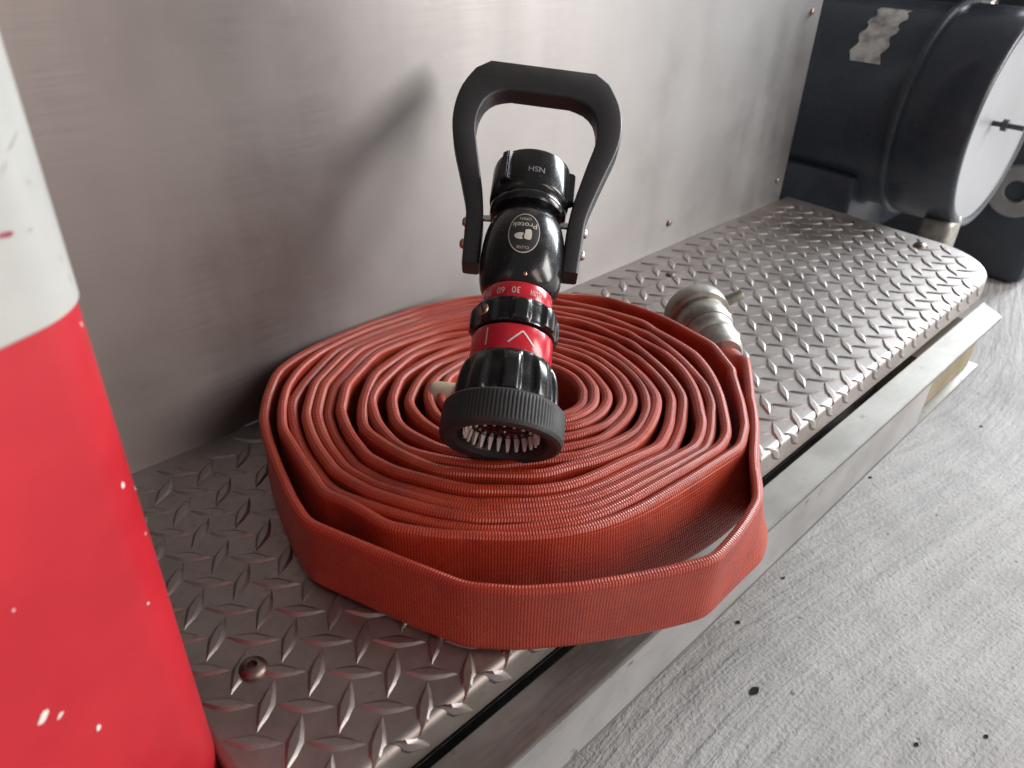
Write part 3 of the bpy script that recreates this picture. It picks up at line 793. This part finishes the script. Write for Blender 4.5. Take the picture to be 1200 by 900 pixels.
for cx_, cz_, rx_, rz_, rot_, m_ in [(0.0095, 0.429, 0.005, 0.00232, 35, 'chip'), (0.0149, 0.4228, 0.0024, 0.00136, 35, 'chip'), (0.0259, 0.3998, 0.0015, 0.00218, -20, 'chip'), (0.071, 0.4982, 0.0014, 0.00207, 0, 'chip'), (0.0808, 0.4862, 0.0007, 0.00182, 10, 'chip'), (0.0763, 0.4657, 0.0007, 0.00074, 0, 'chip'), (0.0641, 0.437, 0.0009, 0.00094, 0, 'chip'), (0.0158, 0.4828, 0.0008, 0.00076, 0, 'chip'), (0.0773, 0.5672, 0.0006, 0.00186, 15, 'chip'), (0.0569, 0.6099, 0.0034, 0.00132, -5, 'smear'), (0.07, 0.6349, 0.0057, 0.00021, 32, 'scuff'), (0.0658, 0.6084, 0.0019, 0.00033, 15, 'scuff'), (0.0756, 0.594, 0.0009, 0.00088, 0, 'scuff'), (0.0712, 0.6221, 0.0008, 0.00054, 0, 'scuff'), (0.0774, 0.5857, 0.0004, 0.00269, 5, 'scuff'), (0.0637, 0.629, 0.0036, 0.00018, 40, 'scuff')]:
    on_white = cz_ > WB; chip(cx_, cz_, rx_ * .72, rz_ * .72, rot_, MAT[m_], sleeve if on_white else lower, .0016 if on_white else .0003)

# ------------------------------------------------------------------ black tank past the end of the step
TC = Vector((1.452, -.20, .106)); TR = .170
tank = empty('black_tank', (1.452, -.02, -.062)); bpy.context.view_layer.update()
tag(tank, 'black cylindrical tank with pale end disc beyond the right end of the step', 'tank')
def tpart(name, bm, mat, y0=TC.y, c=None, parent=tank, **k):
    c = c or TC
    o = from_bm(name, bm, mat, None, **k); o.matrix_world = Matrix.Translation((c.x, y0, c.z)) @ Matrix.Rotation(R(-90), 4, 'X'); bpy.context.view_layer.update()
    mw = o.matrix_world.copy(); o.parent = parent; o.matrix_parent_inverse = parent.matrix_world.inverted(); o.matrix_world = mw; return o
tpart('shell', lathe_bm([(TR - .016, .004), (TR - .008, .0), (TR - .002, .002), (TR, .007), (TR, .100), (TR - .0015, .102), (TR - .0015, .108), (TR + .004, .110), (TR + .005, .114), (TR + .004, .118), (TR - .004, .120), (TR - .004, .52), (TR - .03, .54)], 128, None, False), MAT['tank'], angle=50)
disc = tpart('end_disc', lathe_bm([(.0002, .020), (.03, .019), (.08, .013), (.12, .008), (TR - .020, .005), (TR - .0145, .0045)], 96, None, False, False), MAT['disc'])
tpart('centre_bolt', lathe_bm([(.0012, -.028), (.0038, -.028), (.0042, -.027), (.0042, -.004), (.0095, -.0035), (.0095, .005), (.0042, .006), (.0042, .02)], 12), MAT['tank'], smooth=False)
bandlug = tpart('clamp_lug', lathe_bm([(.010, -.02), (.014, -.016), (.014, .016), (.010, .02)], 24), MAT['steel'], TC.y + .114, Vector((TC.x + .07, 0, TC.z + TR - .008)))
cradle = from_bm('cradle', box_bm(1.30, 1.60, -.045, .40, -.12, .012, .008), MAT['tank']); bpy.context.view_layer.update()
cradle.parent = tank; cradle.matrix_parent_inverse = tank.matrix_world.inverted()
ft = from_bm('foot_bracket', box_bm(1.352, 1.412, -.200, -.150, -.150, -.036, .010, 3), MAT['alu']); ft.parent = tank; ft.matrix_parent_inverse = tank.matrix_world.inverted()
lg = from_bm('leg', box_bm(1.36, 1.54, .05, .38, FZ + .0005, -.119, .004), MAT['dark']); lg.parent = tank; lg.matrix_parent_inverse = tank.matrix_world.inverted()
# worn sticker on its shell
bm = bmesh.new(); nA, nB = 14, 10; rows = []
for i in range(nA + 1):
    a = R(112 + 38 * i / nA); rows.append([bm.verts.new((TC.x + (TR - .0028) * math.cos(a), -.028 + .050 * j / nB + .004 * math.sin(i * 1.7) * (j in (0, nB)), TC.z + (TR - .0028) * math.sin(a))) for j in range(nB + 1)])
for a, b in zip(rows, rows[1:]):
    for j in range(nB): bm.faces.new((a[j], a[j + 1], b[j + 1], b[j]))
st = from_bm('worn_label', bm, MAT['stick']); st.parent = tank; st.matrix_parent_inverse = tank.matrix_world.inverted()
# a second, higher tank and the dark body behind
t2 = empty('upper_tank', (1.75, .05, .30)); bpy.context.view_layer.update()
tag(t2, 'black tank above and behind the one with the pale disc, top right corner', 'tank')
tpart('shell', lathe_bm([(.10, .0), (.15, .004), (.155, .012), (.155, .5), (.12, .52)], 96), MAT['tank'], -.12, Vector((1.80, 0, .44)), t2)
tpart('clamp_band', lathe_bm([(.1552, .03), (.160, .031), (.160, .045), (.1552, .046)], 96, None, False, False), MAT['steel'], -.12, Vector((1.80, 0, .44)), t2)
ub = from_bm('dark_body_panel', box_bm(1.86, 2.6, -.24, .9, FZ + .0005, .55, .02), MAT['dark'])
tag(ub, 'dark blue black bodywork with a grey ring at the right edge behind the tank', 'body panel')
o = from_bm('grey_ring', lathe_bm([(.022, .0), (.024, .006), (.052, .006), (.056, .0)], 48, None, False, False), MAT['ring'], None)
o.matrix_world = Matrix.Translation((1.8598, -.166, -.10)) @ Matrix.Rotation(R(-90), 4, 'Y'); bpy.context.view_layer.update(); o.parent = ub
